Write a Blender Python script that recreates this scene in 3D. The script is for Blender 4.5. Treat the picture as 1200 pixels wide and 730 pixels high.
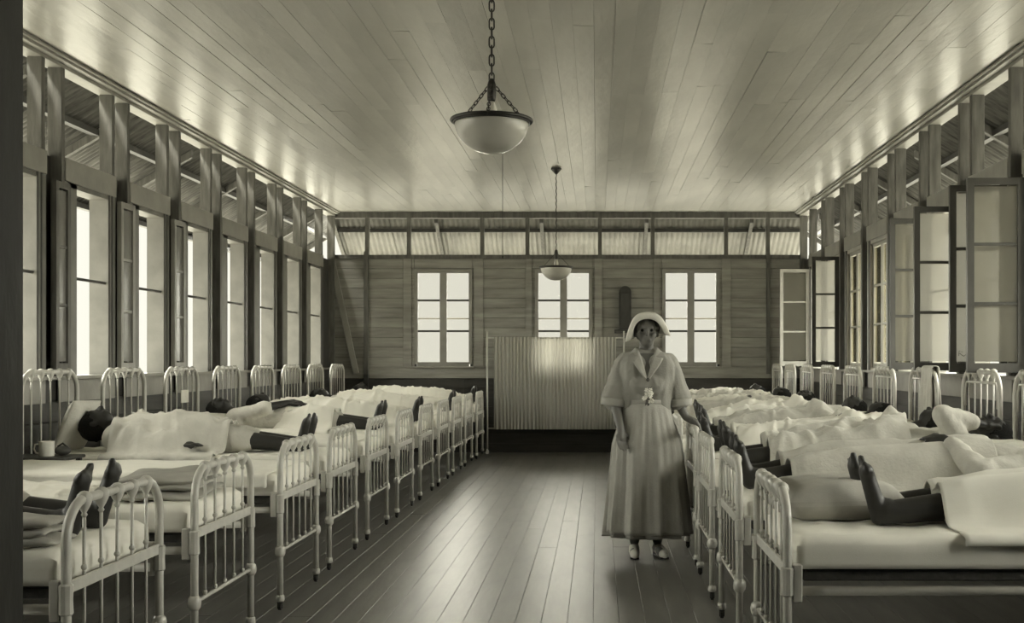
import bpy, bmesh, math, random
import numpy as np
from mathutils import Vector, Matrix, noise
R = math.radians
random.seed(7)
for o in list(bpy.data.objects): bpy.data.objects.remove(o, do_unlink=True)
S = bpy.context.scene
COL = S.collection

# ------------------------------------------------------------------ camera
F = 1360.0; HX, HY = 700.0, 421.0; EYE = 1.32
cd = bpy.data.cameras.new('camera'); cam = bpy.data.objects.new('camera', cd); COL.objects.link(cam)
cam.location = (0, 0, EYE); cam.rotation_euler = (R(90), 0, 0)
cd.sensor_fit = 'HORIZONTAL'; cd.sensor_width = 36; cd.lens = 36*F/1200
cd.shift_x = -(HX-600)/1200; cd.shift_y = (HY-365)/1200
cd.clip_start = .05; cd.clip_end = 300
S.camera = cam
S.view_settings.view_transform = 'Standard'; S.view_settings.look = 'None'
S.view_settings.exposure = 0.52; S.view_settings.gamma = 1.0; S.view_settings.use_curve_mapping = False

# ------------------------------------------------------------------ sky and sun
W = bpy.data.worlds.new('world'); S.world = W; W.use_nodes = True
bg = W.node_tree.nodes['Background']
SKY = (1.0, .985, .86)
bg.inputs[0].default_value = (*SKY, 1); bg.inputs[1].default_value = .70
sd = bpy.data.lights.new('sun', 'SUN'); sd.energy = 12; sd.angle = R(14); sd.color = (1, .97, .84)
so = bpy.data.objects.new('sun', sd); COL.objects.link(so); so.rotation_euler = (R(22), R(-24), 0); so.location = (-5, 0, 9)
for nm, ry, en in (('fill_sun_left', -62, 11.0), ('fill_sun_right', 56, 12.0)):  # wide sun lamps added as fill, to brighten the room beyond the sky
    l_ = bpy.data.lights.new(nm, 'SUN'); l_.energy = en; l_.angle = R(75); l_.color = (1, .985, .86)
    o_ = bpy.data.objects.new(nm, l_); COL.objects.link(o_); o_.rotation_euler = (R(8), R(ry), 0); o_.location = (math.copysign(6, ry), 5, 6)
def portal(loc, rot, sx, sy):
    a = bpy.data.lights.new('window_portal', 'AREA'); a.shape = 'RECTANGLE'; a.size = sx; a.size_y = sy
    a.cycles.is_portal = True
    o = bpy.data.objects.new('window_portal', a); COL.objects.link(o); o.location = loc; o.rotation_euler = rot
portal((-3.95, 9.3, 2.2), (R(90), 0, R(-90)), 14.2, 2.3)
portal((3.1, 9.3, 2.2), (R(90), 0, R(90)), 14.2, 2.3)
portal((-.4, 16.75, 2.2), (R(90), 0, R(180)), 6.8, 2.3)

l_ = bpy.data.lights.new('sheen_sun_far_end', 'SUN'); l_.energy = 9; l_.angle = R(52); l_.color = (1, .985, .86)  # extra sun lamp added through the end windows for the floor sheen
o_ = bpy.data.objects.new('sheen_sun_far_end', l_); COL.objects.link(o_); o_.rotation_euler = (R(-72), 0, 0); o_.location = (0, 22, 6)
# ------------------------------------------------------------------ materials
MATS = {}
def tint(g): return (g, g*.975, g*.87, 1)
def mat(name, g, rough=.6, var=.25, scale=6, stretch=(1, 1, 1), bump=.1, bscale=30, spec=.5, coat=0, metal=0, perobj=0):
    if name in MATS: return MATS[name]
    m = bpy.data.materials.new(name); m.use_nodes = True; n = m.node_tree.nodes; l = m.node_tree.links
    b = n['Principled BSDF']; b.inputs['Roughness'].default_value = rough
    b.inputs['Specular IOR Level'].default_value = spec; b.inputs['Metallic'].default_value = metal
    b.inputs['Coat Weight'].default_value = coat; b.inputs['Coat Roughness'].default_value = .34
    tc = n.new('ShaderNodeTexCoord'); mp = n.new('ShaderNodeMapping'); mp.inputs['Scale'].default_value = stretch
    l.new(tc.outputs['Object'], mp.inputs[0])
    t = n.new('ShaderNodeTexNoise'); t.inputs['Scale'].default_value = scale; t.inputs['Detail'].default_value = 5
    l.new(mp.outputs[0], t.inputs['Vector'])
    r = n.new('ShaderNodeValToRGB'); r.color_ramp.elements[0].position = .3; r.color_ramp.elements[1].position = .7
    r.color_ramp.elements[0].color = tint(g*(1-var)); r.color_ramp.elements[1].color = tint(min(g*(1+var), .92))
    l.new(t.outputs[0], r.inputs[0]); out = r.outputs[0]
    if perobj:
        oi = n.new('ShaderNodeObjectInfo'); mr = n.new('ShaderNodeMapRange')
        mr.inputs[3].default_value = 1-perobj; mr.inputs[4].default_value = 1+perobj
        l.new(oi.outputs['Random'], mr.inputs[0])
        mx = n.new('ShaderNodeVectorMath'); mx.operation = 'SCALE'; l.new(out, mx.inputs[0]); l.new(mr.outputs[0], mx.inputs['Scale'])
        out = mx.outputs[0]
    l.new(out, b.inputs['Base Color'])
    if bump:
        t2 = n.new('ShaderNodeTexNoise'); t2.inputs['Scale'].default_value = bscale; t2.inputs['Detail'].default_value = 4
        l.new(mp.outputs[0], t2.inputs['Vector'])
        bp = n.new('ShaderNodeBump'); bp.inputs['Strength'].default_value = bump; bp.inputs['Distance'].default_value = .02
        l.new(t2.outputs[0], bp.inputs['Height']); l.new(bp.outputs[0], b.inputs['Normal'])
    MATS[name] = m; return m
def glassmat(name, kind):
    m = bpy.data.materials.new(name); m.use_nodes = True; n = m.node_tree.nodes; l = m.node_tree.links
    n.clear(); o = n.new('ShaderNodeOutputMaterial')
    tr = n.new('ShaderNodeBsdfTransparent'); gl = n.new('ShaderNodeBsdfGlossy'); gl.inputs['Roughness'].default_value = .08
    gl.inputs['Color'].default_value = tint(.9)
    lw = n.new('ShaderNodeLayerWeight'); lw.inputs['Blend'].default_value = .25
    mx = n.new('ShaderNodeMixShader'); l.new(lw.outputs['Fresnel'], mx.inputs[0]); l.new(gl.outputs[0], mx.inputs[2])
    if kind == 'clear':
        tr.inputs[0].default_value = (.87, .865, .85, 1); l.new(tr.outputs[0], mx.inputs[1])
    else:
        tr.inputs[0].default_value = (.88, .875, .85, 1)
        tl = n.new('ShaderNodeBsdfTranslucent'); df = n.new('ShaderNodeBsdfDiffuse')
        tc = n.new('ShaderNodeTexCoord'); no = n.new('ShaderNodeTexNoise'); no.inputs['Scale'].default_value = 3
        l.new(tc.outputs['Object'], no.inputs['Vector'])
        rp = n.new('ShaderNodeValToRGB'); rp.color_ramp.elements[0].color = (.78, .775, .74, 1); rp.color_ramp.elements[1].color = (.93, .925, .89, 1)
        l.new(no.outputs[0], rp.inputs[0]); l.new(rp.outputs[0], tl.inputs[0]); df.inputs[0].default_value = tint(.3)
        m2 = n.new('ShaderNodeMixShader'); m2.inputs[0].default_value = .6; l.new(tl.outputs[0], m2.inputs[1]); l.new(tr.outputs[0], m2.inputs[2])
        m3 = n.new('ShaderNodeMixShader'); m3.inputs[0].default_value = .06; l.new(m2.outputs[0], m3.inputs[1]); l.new(df.outputs[0], m3.inputs[2])
        l.new(m3.outputs[0], mx.inputs[1])
    l.new(mx.outputs[0], o.inputs[0]); MATS[name] = m; return m
M_CEIL = mat('ceiling_enamel', .37, .33, .16, 3, (1, .3, 1), .16, 22, .7, coat=0, perobj=.08)
M_FLOOR = mat('polished_floor', .115, .41, .3, 5, (2, .35, 1), .10, 18, .7, coat=.5, perobj=.14)
M_WALL = mat('varnished_board', .30, .5, .25, 5, (.4, 1, 3), .12, 20, .4, perobj=.08)
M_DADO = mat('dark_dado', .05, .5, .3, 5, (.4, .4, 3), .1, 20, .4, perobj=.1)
M_REVEAL = mat('dimmed_frame_paint', .19, .55, .15, 6, (1, 1, 1), .08, 30, .3)  # left window frames, colour darkened to offset the strong daylight on them
M_GREYPANE = mat('grey_pane', .2, .25, .3, 4, bump=.03)  # opaque mottled grey instead of see-through glass
M_TRIM = mat('painted_trim', .30, .5, .12, 6, (1, 1, 1), .08, 30, .4)
M_STUD = mat('raw_stud', .13, .6, .3, 8, (3, 3, .5), .15, 30, .3)
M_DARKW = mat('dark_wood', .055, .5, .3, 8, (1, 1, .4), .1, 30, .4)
M_SASH = mat('dark_sash', .07, .45, .2, 8, (1, 1, .4), .05, 30, .4)
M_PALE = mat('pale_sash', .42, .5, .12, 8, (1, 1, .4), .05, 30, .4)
M_IRON2 = mat('dark_iron', .1, .6, .5, 9, (3, .5, 1), .05, 30, .3)  # darker, mottled copy of the corrugated iron for the side awnings
M_IRON = mat('corrugated_iron', .24, .5, .2, 4, (1, 1, 1), .05, 30, .5, perobj=.06)
M_ENAMEL = mat('bed_enamel', .50, .33, .12, 12, (1, 1, 1), .05, 40, .6)
M_SPRING = mat('spring_wire', .05, .6, .3, 40, (1, 1, 1), .3, 60)
M_CASTER = mat('caster_black', .03, .5, .2, 10)
M_TICK = mat('mattress_cotton', .78, .9, .05, 5, (1, 1, 1), .05, 260, .2)
M_SHEET = mat('sheet_cotton', .76, .9, .04, 5, (1, 1, 1), .05, 260, .2)
M_BLANK = mat('grey_blanket', .42, .95, .12, 10, (1, 1, 1), .14, 300, .1)
M_GOWN = mat('gown_cotton', .56, .9, .08, 10, (1, 1, 1), .2, 60, .2)
M_SKIN = mat('dark_skin', .032, .45, .15, 12, (1, 1, 1), .05, 60, .4)
M_HAIR = mat('black_hair', .012, .8, .3, 60, (1, 1, 1), .6, 160, .2)
M_NSKIN = mat('nurse_skin', .15, .5, .12, 14, (1, 1, 1), .05, 60, .4)
M_DRESS = mat('nurse_dress', .30, .85, .08, 14, (1, 1, 1), .15, 90, .2)
M_APRON = mat('nurse_apron', .37, .85, .06, 14, (1, 1, 1), .15, 90, .2)
M_WHITE = mat('starched_white', .72, .8, .05, 14, (1, 1, 1), .1, 90, .2)
M_CURT = mat('screen_cloth', .42, .8, .08, 8, (1, 1, .2), .1, 60, .3)
_n = M_CURT.node_tree.nodes; _l = M_CURT.node_tree.links; _p = _n['Principled BSDF']; _o = [x for x in _n if x.type == 'OUTPUT_MATERIAL'][0]
_t = _n.new('ShaderNodeBsdfTranslucent'); _t.inputs[0].default_value = tint(.75); _m = _n.new('ShaderNodeMixShader'); _m.inputs[0].default_value = .24
_l.new(_p.outputs[0], _m.inputs[1]); _l.new(_t.outputs[0], _m.inputs[2]); _l.new(_m.outputs[0], _o.inputs[0])
M_METAL = mat('bronze_metal', .05, .4, .2, 20, metal=.6)
M_OPAL = mat('opal_glass', .55, .25, .1, 6, bump=0, spec=.6)
M_GROUND = mat('sandy_ground', .36, .95, .15, .6, bump=0)
M_MUG = mat('white_enamelware', .8, .25, .03, 10, bump=0)
M_SLAB = mat('slab', .1, .8, .1)
G_CLEAR = glassmat('clear_glass', 'clear'); G_FROST = glassmat('frosted_glass', 'frost')

# ------------------------------------------------------------------ helpers
def tag(o, label=None, cat=None, group=None, kind=None):
    if label: o['label'] = label
    if cat: o['category'] = cat
    if group: o['group'] = group
    if kind: o['kind'] = kind
    return o
def empty(name, loc=(0, 0, 0), rz=0, parent=None, **k):
    o = bpy.data.objects.new(name, None); COL.objects.link(o); o.location = loc; o.rotation_euler = (0, 0, rz)
    o.empty_display_size = .1
    if parent: o.parent = parent
    return tag(o, **k)
def link(name, me, m=None, parent=None, loc=(0, 0, 0), rot=(0, 0, 0), **k):
    o = bpy.data.objects.new(name, me); COL.objects.link(o); o.location = loc; o.rotation_euler = rot
    if m and not me.materials: me.materials.append(m)
    if parent: o.parent = parent
    return tag(o, **k)
def mesh(bm, smooth=False, name='m', fixn=True):
    if fixn: bmesh.ops.recalc_face_normals(bm, faces=bm.faces)
    me = bpy.data.meshes.new(name); bm.to_mesh(me); bm.free()
    if smooth:
        for p in me.polygons: p.use_smooth = True
    return me
def box(bm, x0, x1, y0, y1, z0, z1, bev=0):
    vs = [bm.verts.new((x, y, z)) for x in (x0, x1) for y in (y0, y1) for z in (z0, z1)]
    fs = [bm.faces.new([vs[i] for i in f]) for f in ((0, 1, 3, 2), (4, 6, 7, 5), (0, 4, 5, 1), (2, 3, 7, 6), (0, 2, 6, 4), (1, 5, 7, 3))]
    if bev:
        es = list({e for f in fs for e in f.edges})
        bmesh.ops.bevel(bm, geom=es, offset=bev, segments=1, affect='EDGES', profile=.5)
def boxmesh(*a, bev=.003):
    bm = bmesh.new(); box(bm, *a, bev=bev); return mesh(bm)
def tube(bm, pts, r, seg=10, cap=True, closed=False):
    pts = [Vector(p) for p in pts]; n = len(pts)
    rs = r if isinstance(r, (list, tuple)) else [r]*n
    rings = []; ref = None
    for i, p in enumerate(pts):
        if closed: t = pts[(i+1) % n]-pts[i-1]
        else: t = pts[min(i+1, n-1)]-pts[max(i-1, 0)]
        t.normalize()
        if ref is None: ref = Vector((0, 0, 1)) if abs(t.z) < .9 else Vector((1, 0, 0))
        u = t.cross(ref).normalized(); v = u.cross(t).normalized(); ref = v
        rings.append([bm.verts.new(p+(u*math.cos(2*math.pi*k/seg)+v*math.sin(2*math.pi*k/seg))*rs[i]) for k in range(seg)])
    for i in range(n if closed else n-1):
        a, b = rings[i], rings[(i+1) % n]
        for k in range(seg): bm.faces.new((a[k], a[(k+1) % seg], b[(k+1) % seg], b[k]))
    if cap and not closed:
        bm.faces.new(rings[0][::-1]); bm.faces.new(rings[-1])
def lathe(bm, prof, seg=16, c=(0, 0, 0), sx=1, sy=1):
    rings = []
    for r, z in prof:
        rings.append([bm.verts.new((c[0]+r*sx*math.cos(2*math.pi*k/seg), c[1]+r*sy*math.sin(2*math.pi*k/seg), c[2]+z)) for k in range(seg)])
    for a, b in zip(rings, rings[1:]):
        for k in range(seg): bm.faces.new((a[k], a[(k+1) % seg], b[(k+1) % seg], b[k]))
    if prof[0][0] > 1e-5: bm.faces.new(rings[0][::-1])
    if prof[-1][0] > 1e-5: bm.faces.new(rings[-1])
    bmesh.ops.remove_doubles(bm, verts=bm.verts, dist=1e-5)
def ball(bm, c, r, seg=10, sc=(1, 1, 1)):
    m = Matrix.Translation(c) @ Matrix.Diagonal((r*sc[0], r*sc[1], r*sc[2], 1))
    bmesh.ops.create_uvsphere(bm, u_segments=seg, v_segments=max(6, seg//2+2), radius=1, matrix=m)
JUNK = []
def bake(o, mods):
    for t, kw in mods:
        md = o.modifiers.new(t, t)
        for k, v in kw.items(): setattr(md, k, v)
    dg = bpy.context.evaluated_depsgraph_get(); dg.update()
    me = bpy.data.meshes.new_from_object(o.evaluated_get(dg)); COL.objects.unlink(o); JUNK.append(o)
    for p in me.polygons: p.use_smooth = True
    return me
def rumple(me, wr, seed, fr=(14, 14, 7)):
    n = len(me.vertices); co = np.empty(n*3, 'f'); no = np.empty(n*3, 'f'); me.vertices.foreach_get('co', co); me.vertices.foreach_get('normal', no)
    f = np.array([1-2*abs(noise.noise(Vector((x*fr[0]+seed, y*fr[1], z*fr[2])))) for x, y, z in co.reshape(-1, 3)])
    me.vertices.foreach_set('co', (co.reshape(-1, 3)+no.reshape(-1, 3)*(f*wr)[:, None]).astype('f').ravel()); me.update()
def blob(caps, ells=(), voxel=.01, it=4, wr=0, seed=0):
    """one continuous skin over tapered limbs: caps (a, b, ra, rb), ells (centre, radii, euler)"""
    V = []; FC = []; N = 14
    def rings(prof, M):
        base = len(V); m = len(prof)
        for r, z in prof:
            for k in range(N): V.append(M @ Vector((r*math.cos(2*math.pi*k/N), r*math.sin(2*math.pi*k/N), z)))
        for i in range(m-1):
            for k in range(N): FC.append((base+i*N+k, base+i*N+(k+1) % N, base+(i+1)*N+(k+1) % N, base+(i+1)*N+k))
        FC.append(tuple(base+N-1-k for k in range(N))); FC.append(tuple(base+(m-1)*N+k for k in range(N)))
    for a, b, ra, rb in caps:
        a = Vector(a); b = Vector(b); d = (b-a); ln = d.length
        q = Vector((0, 0, 1)).rotation_difference(d).to_matrix().to_4x4() if ln > 1e-6 else Matrix.Identity(4)
        prof = [(ra*math.cos(t)+1e-5, ra*math.sin(t)) for t in (-math.pi/2+math.pi/8*k for k in range(5))]
        prof += [(rb*math.cos(t)+1e-5, ln+1e-5+rb*math.sin(t)) for t in (math.pi/8*k for k in range(5))]
        rings(prof, Matrix.Translation(a) @ q)
    for c, r, e in ells:
        rings([(math.cos(t)+1e-4, math.sin(t)) for t in (-math.pi/2+math.pi/12*k for k in range(13))], Matrix.Translation(c) @ Matrix.Diagonal((*r, 1)))
    me = bpy.data.meshes.new('m'); me.from_pydata(V, [], FC); o = bpy.data.objects.new('tmp', me); COL.objects.link(o)
    me2 = bake(o, [('REMESH', dict(mode='VOXEL', voxel_size=voxel)), ('SMOOTH', dict(iterations=it, factor=.5))])
    if wr: rumple(me2, wr, seed)
    return me2
def vary(k, a): return a*(random.random()*2-1)

# ================================================================== SETTING
XL, XR, D, CH = -3.82, 2.97, 16.5, 3.41
Y0 = 1.45
# ground, floor, ceiling
bm = bmesh.new(); box(bm, -70, 70, -60, 90, -.75, -.7); link('ground', mesh(bm), M_GROUND, kind='structure')
floor = link('floor', boxmesh(XL-.05, XR+.05, -1.6, D+.05, -.2, -.03), M_SLAB, kind='structure')
PW = .131; n = int((XR-XL)/PW)+1
for i in range(n):
    x0 = XL+i*PW; x1 = min(x0+PW, XR); y = -1.6; cuts = [random.uniform(2, 6), random.uniform(7.5, 10), random.uniform(11.5, 14.5)]
    for y1 in cuts+[D]:
        bm = bmesh.new(); cx, cy = (x0+x1)/2, (y+y1)/2
        box(bm, x0-cx+.0007, x1-cx-.0007, y-cy+.0005, y1-cy-.0005, -.014, .014, bev=.0012)
        link('floor_plank', mesh(bm), M_FLOOR, floor, (cx, cy, -.014+vary(0, .0006)), (0, vary(0, .003), 0)); y = y1
ceil = link('ceiling', boxmesh(XL-.05, XR+.05, -1.7, D+.05, CH+.03, CH+.12), M_SLAB, kind='structure')
for i in range(n):
    x0 = XL+i*PW; x1 = min(x0+PW, XR); y = -1.6; cuts = [random.uniform(2, 6), random.uniform(7, 10.4), random.uniform(11.5, 15)]
    for y1 in cuts+[D]:
        bm = bmesh.new(); cx, cy = (x0+x1)/2, (y+y1)/2
        box(bm, x0-cx+.0003, x1-cx-.0003, y-cy+.0003, y1-cy-.0003, -.012, .012, bev=.0009)
        link('ceiling_plank', mesh(bm), M_CEIL, ceil, (cx, cy, CH+.015+vary(0, .0007)), (vary(0, .0006), vary(0, .03), 0)); y = y1

# side walls ---------------------------------------------------------
SILL, HB, HT = 1.20, 2.57, 2.73
BAYS = range(-5, 7)
def bay(n): a = 8.08+1.13*n; return a, a+.89     # near and far edge of the header board
def leaf(name, parent, hinge, ang, w, mfr, mgl, stile=.045):
    """a casement leaf of three panes: local x along its width from the hinge, z up"""
    h = HB-SILL-.06
    e = empty(name, (hinge[0], hinge[1], SILL+.03), ang, parent)
    bm = bmesh.new(); t = .017
    box(bm, 0, stile, -t, t, 0, h); box(bm, w-stile, w, -t, t, 0, h)
    box(bm, stile, w-stile, -t, t, h-stile, h); box(bm, stile, w-stile, -t, t, 0, stile*1.4)
    fr = link('leaf_frame', mesh(bm), mfr, e)
    ph = (h-stile*2.4)/3
    for k in (1, 2): link('muntin', boxmesh(stile, w-stile, -t*.7, t*.7, stile*1.4+ph*k-.011, stile*1.4+ph*k+.011, bev=.002), mfr, e)
    for k in range(3):
        link('pane', boxmesh(stile, w-stile, -.002, .002, stile*1.4+ph*k+.011, stile*1.4+ph*(k+1)-.011, bev=0), mgl, e)
    return e
def side_wall(side):
    s = -1 if side == 'left' else 1
    X = XL if s < 0 else XR                       # outer plane of the studs
    def xs(a, b):                                # depth a..b measured into the room from X
        p, q = X-s*a, X-s*b; return (p, q) if p < q else (q, p)
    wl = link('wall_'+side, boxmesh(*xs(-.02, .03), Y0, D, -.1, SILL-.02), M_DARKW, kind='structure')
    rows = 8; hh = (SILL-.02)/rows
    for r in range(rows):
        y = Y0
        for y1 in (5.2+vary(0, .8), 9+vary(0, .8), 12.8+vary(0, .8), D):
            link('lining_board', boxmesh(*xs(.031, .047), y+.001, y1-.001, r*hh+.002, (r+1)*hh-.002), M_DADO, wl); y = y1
    for n in BAYS:
        a, b = bay(n)
        for yy in (a, a+.84):
            link('stud', boxmesh(*xs(0, .10), yy-.02, yy+.03, HT if yy > a else SILL, CH-.06), M_STUD, wl)
        link('header_board', boxmesh(*xs(.07, .105), a+.035, b, HB, HT), M_TRIM, wl)
        link('apron_board', boxmesh(*xs(.06, .085), a+.0, b+.02, 1.02, SILL-.02), M_TRIM, wl)
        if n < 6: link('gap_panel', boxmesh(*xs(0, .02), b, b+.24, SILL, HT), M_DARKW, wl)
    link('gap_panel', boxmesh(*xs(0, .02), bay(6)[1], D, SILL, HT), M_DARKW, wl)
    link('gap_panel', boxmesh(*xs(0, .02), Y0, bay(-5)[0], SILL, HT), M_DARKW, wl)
    link('stud', boxmesh(*xs(0, .10), D-.1, D-.04, SILL, CH-.06), M_STUD, wl)
    link('top_plate', boxmesh(*xs(-.02, .10), Y0, D, CH-.06, CH+.02), M_TRIM, wl)
    link('window_ledge', boxmesh(*xs(-.06, .13), Y0, D-.03, SILL-.02, SILL+.005), M_TRIM, wl)
    t1 = link('trim_1' if s < 0 else 'trim_2', boxmesh(*xs(.10, .15), Y0, D, CH-.035, CH), M_TRIM, kind='structure')
    link('moulding', boxmesh(*xs(.15, .175), Y0, D, CH-.018, CH), M_TRIM, t1)
    return xs
xl = side_wall('left'); xr = side_wall('right')
wn = 0
for side, s, X, xs in (('left', -1, XL, xl), ('right', 1, XR, xr)):
    for n in BAYS:
        a, b = bay(n); a += .035; wn += 1
        w = empty('window_%d' % wn, (0, 0, 0), kind='structure')
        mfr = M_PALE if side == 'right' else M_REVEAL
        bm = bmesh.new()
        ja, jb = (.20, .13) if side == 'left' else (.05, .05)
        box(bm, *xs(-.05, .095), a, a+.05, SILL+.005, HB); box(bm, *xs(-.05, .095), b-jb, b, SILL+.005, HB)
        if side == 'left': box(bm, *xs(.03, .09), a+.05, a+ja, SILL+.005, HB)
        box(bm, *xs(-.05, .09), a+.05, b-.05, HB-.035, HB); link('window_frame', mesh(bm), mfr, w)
        bm = bmesh.new(); box(bm, *xs(.09, .102), b-.075, b-.055, SILL+.005, HB, .002); box(bm, *xs(.09, .102), b-.125, b-.113, SILL+.005, HB, .002); link('edge_bead', mesh(bm), M_SASH, w)
        oa, ob = a+.05, b-.05; lw = (ob-oa)/2
        if side == 'left': oa, ob = a+ja, b-jb
        if side == 'left':
            xi = X+.085
            bm = bmesh.new(); tube(bm, [(xi-.02, oa, 1.9), (xi-.02, ob, 1.9)], .011, 8); link('guard_bar', mesh(bm, True), M_SASH, w)
            if n in (0, 1, 2, 5, 3):
                if n in (1, 2): leaf('casement', w, (X+.125, a-.005), R(-90), .27, M_TRIM, M_GREYPANE)
                elif n in (0,): leaf('casement', w, (X+.125, a-.005), R(-90), .22, M_STUD, M_GREYPANE)
        else:
            hx = X-.10; lwd = .46
            spec = {-1: [('f', -182, M_SASH)], 0: [('n', 180, M_SASH)], 1: [('n', 180, M_SASH), ('f', 184, M_SASH)],
                    5: [('n', 180, M_SASH)], 6: [('f', 182, M_PALE)]}.get(n, [])
            LW = {-1: .38, 0: .40, 1: .34, 5: .32, 6: .40}
            for wh, ang, mm in spec:
                hy = oa-.02 if wh == 'n' else ob+.02
                lf = leaf('casement', w, (hx, hy), R(ang), LW.get(n, .4), mm, G_FROST)
                if n == 0:
                    bm = bmesh.new(); P = [(.0, 0, .03), (.002, 0, .058), (.018, 0, .052), (.004, 0, .043), (.022, 0, .028), (.03, 0, .036), (.037, 0, .028), (.033, 0, .024), (.044, 0, .036), (.05, 0, .026), (.045, 0, .008), (.053, 0, .03), (.06, 0, .036), (.062, 0, .027), (.07, 0, .035), (.074, 0, .026), (.082, 0, .034), (.088, 0, .026), (.12, 0, .032)]
                    tube(bm, [(.335-x*1.6, .005, .075+z*1.3) for x, y, z in P], .0022, 5); link('handwriting', mesh(bm), M_DARKW, lf)
            if n in (2, 3, 4):
                leaf('casement', w, (X-.03, oa+.002), R(90), lw-.004, M_PALE, G_CLEAR, .035)
                leaf('casement', w, (X-.03, ob-.002), R(-90), lw-.004, M_PALE, G_CLEAR, .035)
            if n not in (2, 3, 4):
                bm = bmesh.new(); tube(bm, [(X-.065, oa, 1.9), (X-.065, ob, 1.9)], .011, 8); link('guard_bar', mesh(bm, True), M_SASH, w)

# back wall ------------------------------------------------------------
DT = 1.05; RT = 1.21; WB = 2.75
wb = link('wall_back', boxmesh(XL, XR, D+.02, D+.07, -.1, 1.22), M_DARKW, kind='structure')
wins = [(-2.60, -1.78), (-.886, -.073), (.922, 1.735)]
OZ0, OZ1 = 1.25, 2.6
for r in range(8):
    for x0, x1 in ((XL, -1.9), (-1.9, .7), (.7, XR)):
        link('dado_board', boxmesh(x0+.001, x1-.001, D, D+.018, r*.13+.002, (r+1)*.13-.003), M_DADO, wb)
link('dado_rail', boxmesh(XL, XR, D-.012, D+.02, DT, RT), M_TRIM if False else M_WALL, wb)
link('dado_cap', boxmesh(XL, XR, D-.022, D+.02, RT-.014, RT), M_WALL, wb)
edges = [XL+.04, -2.60, -1.78, -.886, -.073, .922, 1.735, XR-.04]
rh = (WB-RT)/11
for r in range(11):
    z0, z1 = RT+r*rh, RT+(r+1)*rh
    for i in range(0, 8, 2):
        link('wall_board', boxmesh(edges[i]+.002, edges[i+1]-.002, D+.001*(r % 2), D+.02, z0+.0015, z1-.0025, bev=.003), M_WALL, wb)
    if z1 > OZ1+.01:
        for x0, x1 in wins: link('wall_board', boxmesh(x0, x1, D, D+.02, max(z0, OZ1)+.0015, z1-.0025), M_WALL, wb)
for i in range(0, 8, 2): link('backing_panel', boxmesh(edges[i]-.03, edges[i+1]+.03, D+.025, D+.06, 1.2, WB), M_DARKW, wb)
for x0, x1 in wins:
    link('backing_panel', boxmesh(x0, x1, D+.025, D+.06, OZ1, WB), M_DARKW, wb)
link('wall_beam', boxmesh(XL, XR, D-.015, D+.07, WB, WB+.055), M_STUD, wb)
link('top_beam', boxmesh(XL, XR, D-.03, D+.07, CH-.085, CH+.02), M_STUD, wb)
for px in (386, 430, 479, 565, 618, 703, 765, 851, 900, 941):
    x = (px-700)*D/F
    link('clerestory_post', boxmesh(x-.028, x+.028, D-.01, D+.07, WB+.055, CH-.085), M_STUD, wb)
link('wall_post', boxmesh(-3.31, -3.25, D-.05, D, RT-.1, WB+.1), M_STUD, wb)
link('wall_post', boxmesh(2.40, 2.45, D-.04, D, RT-.1, WB+.1), M_STUD, wb)
link('dado_post', boxmesh(-3.31, -3.25, D-.05, D-.001, 0, RT-.1), M_DADO, wb)
for x0, x1 in ((-2.76, -2.64), (-1.75, -1.62), (-1.02, -.93), (-.04, .07), (.80, .885), (1.77, 1.90)):
    link('cover_board', boxmesh(x0, x1, D-.014, D+.001, RT, WB), M_WALL, wb)
bm = bmesh.new(); box(bm, -.04, .04, -.02, .02, 0, 1.72, .003)
bm.transform(Matrix.Translation((-3.42, D-.05, 1.12)) @ Matrix.Rotation(R(-12), 4, 'Y'))
link('diagonal_brace', mesh(bm), M_TRIM, wb)
for x0, x1 in wins:
    wn += 1; w = empty('window_%d' % wn, kind='structure')
    bm = bmesh.new(); t = .04
    box(bm, x0, x0+t, D-.02, D+.07, OZ0, OZ1); box(bm, x1-t, x1, D-.02, D+.07, OZ0, OZ1); box(bm, x0+t, x1-t, D-.02, D+.07, OZ1-t, OZ1); box(bm, x0+t, x1-t, D-.02, D+.07, OZ0-.03, OZ0)
    link('window_frame', mesh(bm), M_TRIM, w)
    link('window_ledge', boxmesh(x0-.04, x1+.04, D-.05, D+.02, OZ0-.055, OZ0-.03), M_TRIM, w)
    xm = (x0+x1)/2
    for l0, l1 in ((x0+t, xm), (xm, x1-t)):
        e = empty('casement', (0, 0, 0), 0, w)
        st0 = .008 if l0 < xm else .05; st1 = .05 if l0 < xm else .008
        bm = bmesh.new(); box(bm, l0, l0+st0, D, D+.035, OZ0, OZ1-t); box(bm, l1-st1, l1, D, D+.035, OZ0, OZ1-t); box(bm, l0+st0, l1-st1, D, D+.035, OZ1-t-.015, OZ1-t); box(bm, l0+st0, l1-st1, D, D+.035, OZ0, OZ0+.03)
        link('leaf_frame', mesh(bm), M_TRIM, e)
        zz = [OZ0+.03, 1.32+33/82.4, 1.32+69/82.4, OZ1-t-.015]
        for k in (1, 2): link('muntin', boxmesh(l0+st0, l1-st1, D+.005, D+.03, zz[k]-.014, zz[k]+.014), M_SASH, e)
        for k in range(3): link('pane', boxmesh(l0+st0, l1-st1, D+.015, D+.019, zz[k]+(.014 if k else 0), zz[k+1]-(.014 if k < 2 else 0), bev=0), G_CLEAR, e)
    bm = bmesh.new(); tube(bm, [(x0+t, D+.055, 1.9), (x1-t, D+.055, 1.9)], .010, 8); link('guard_bar', mesh(bm, True), M_PALE, w)

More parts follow.
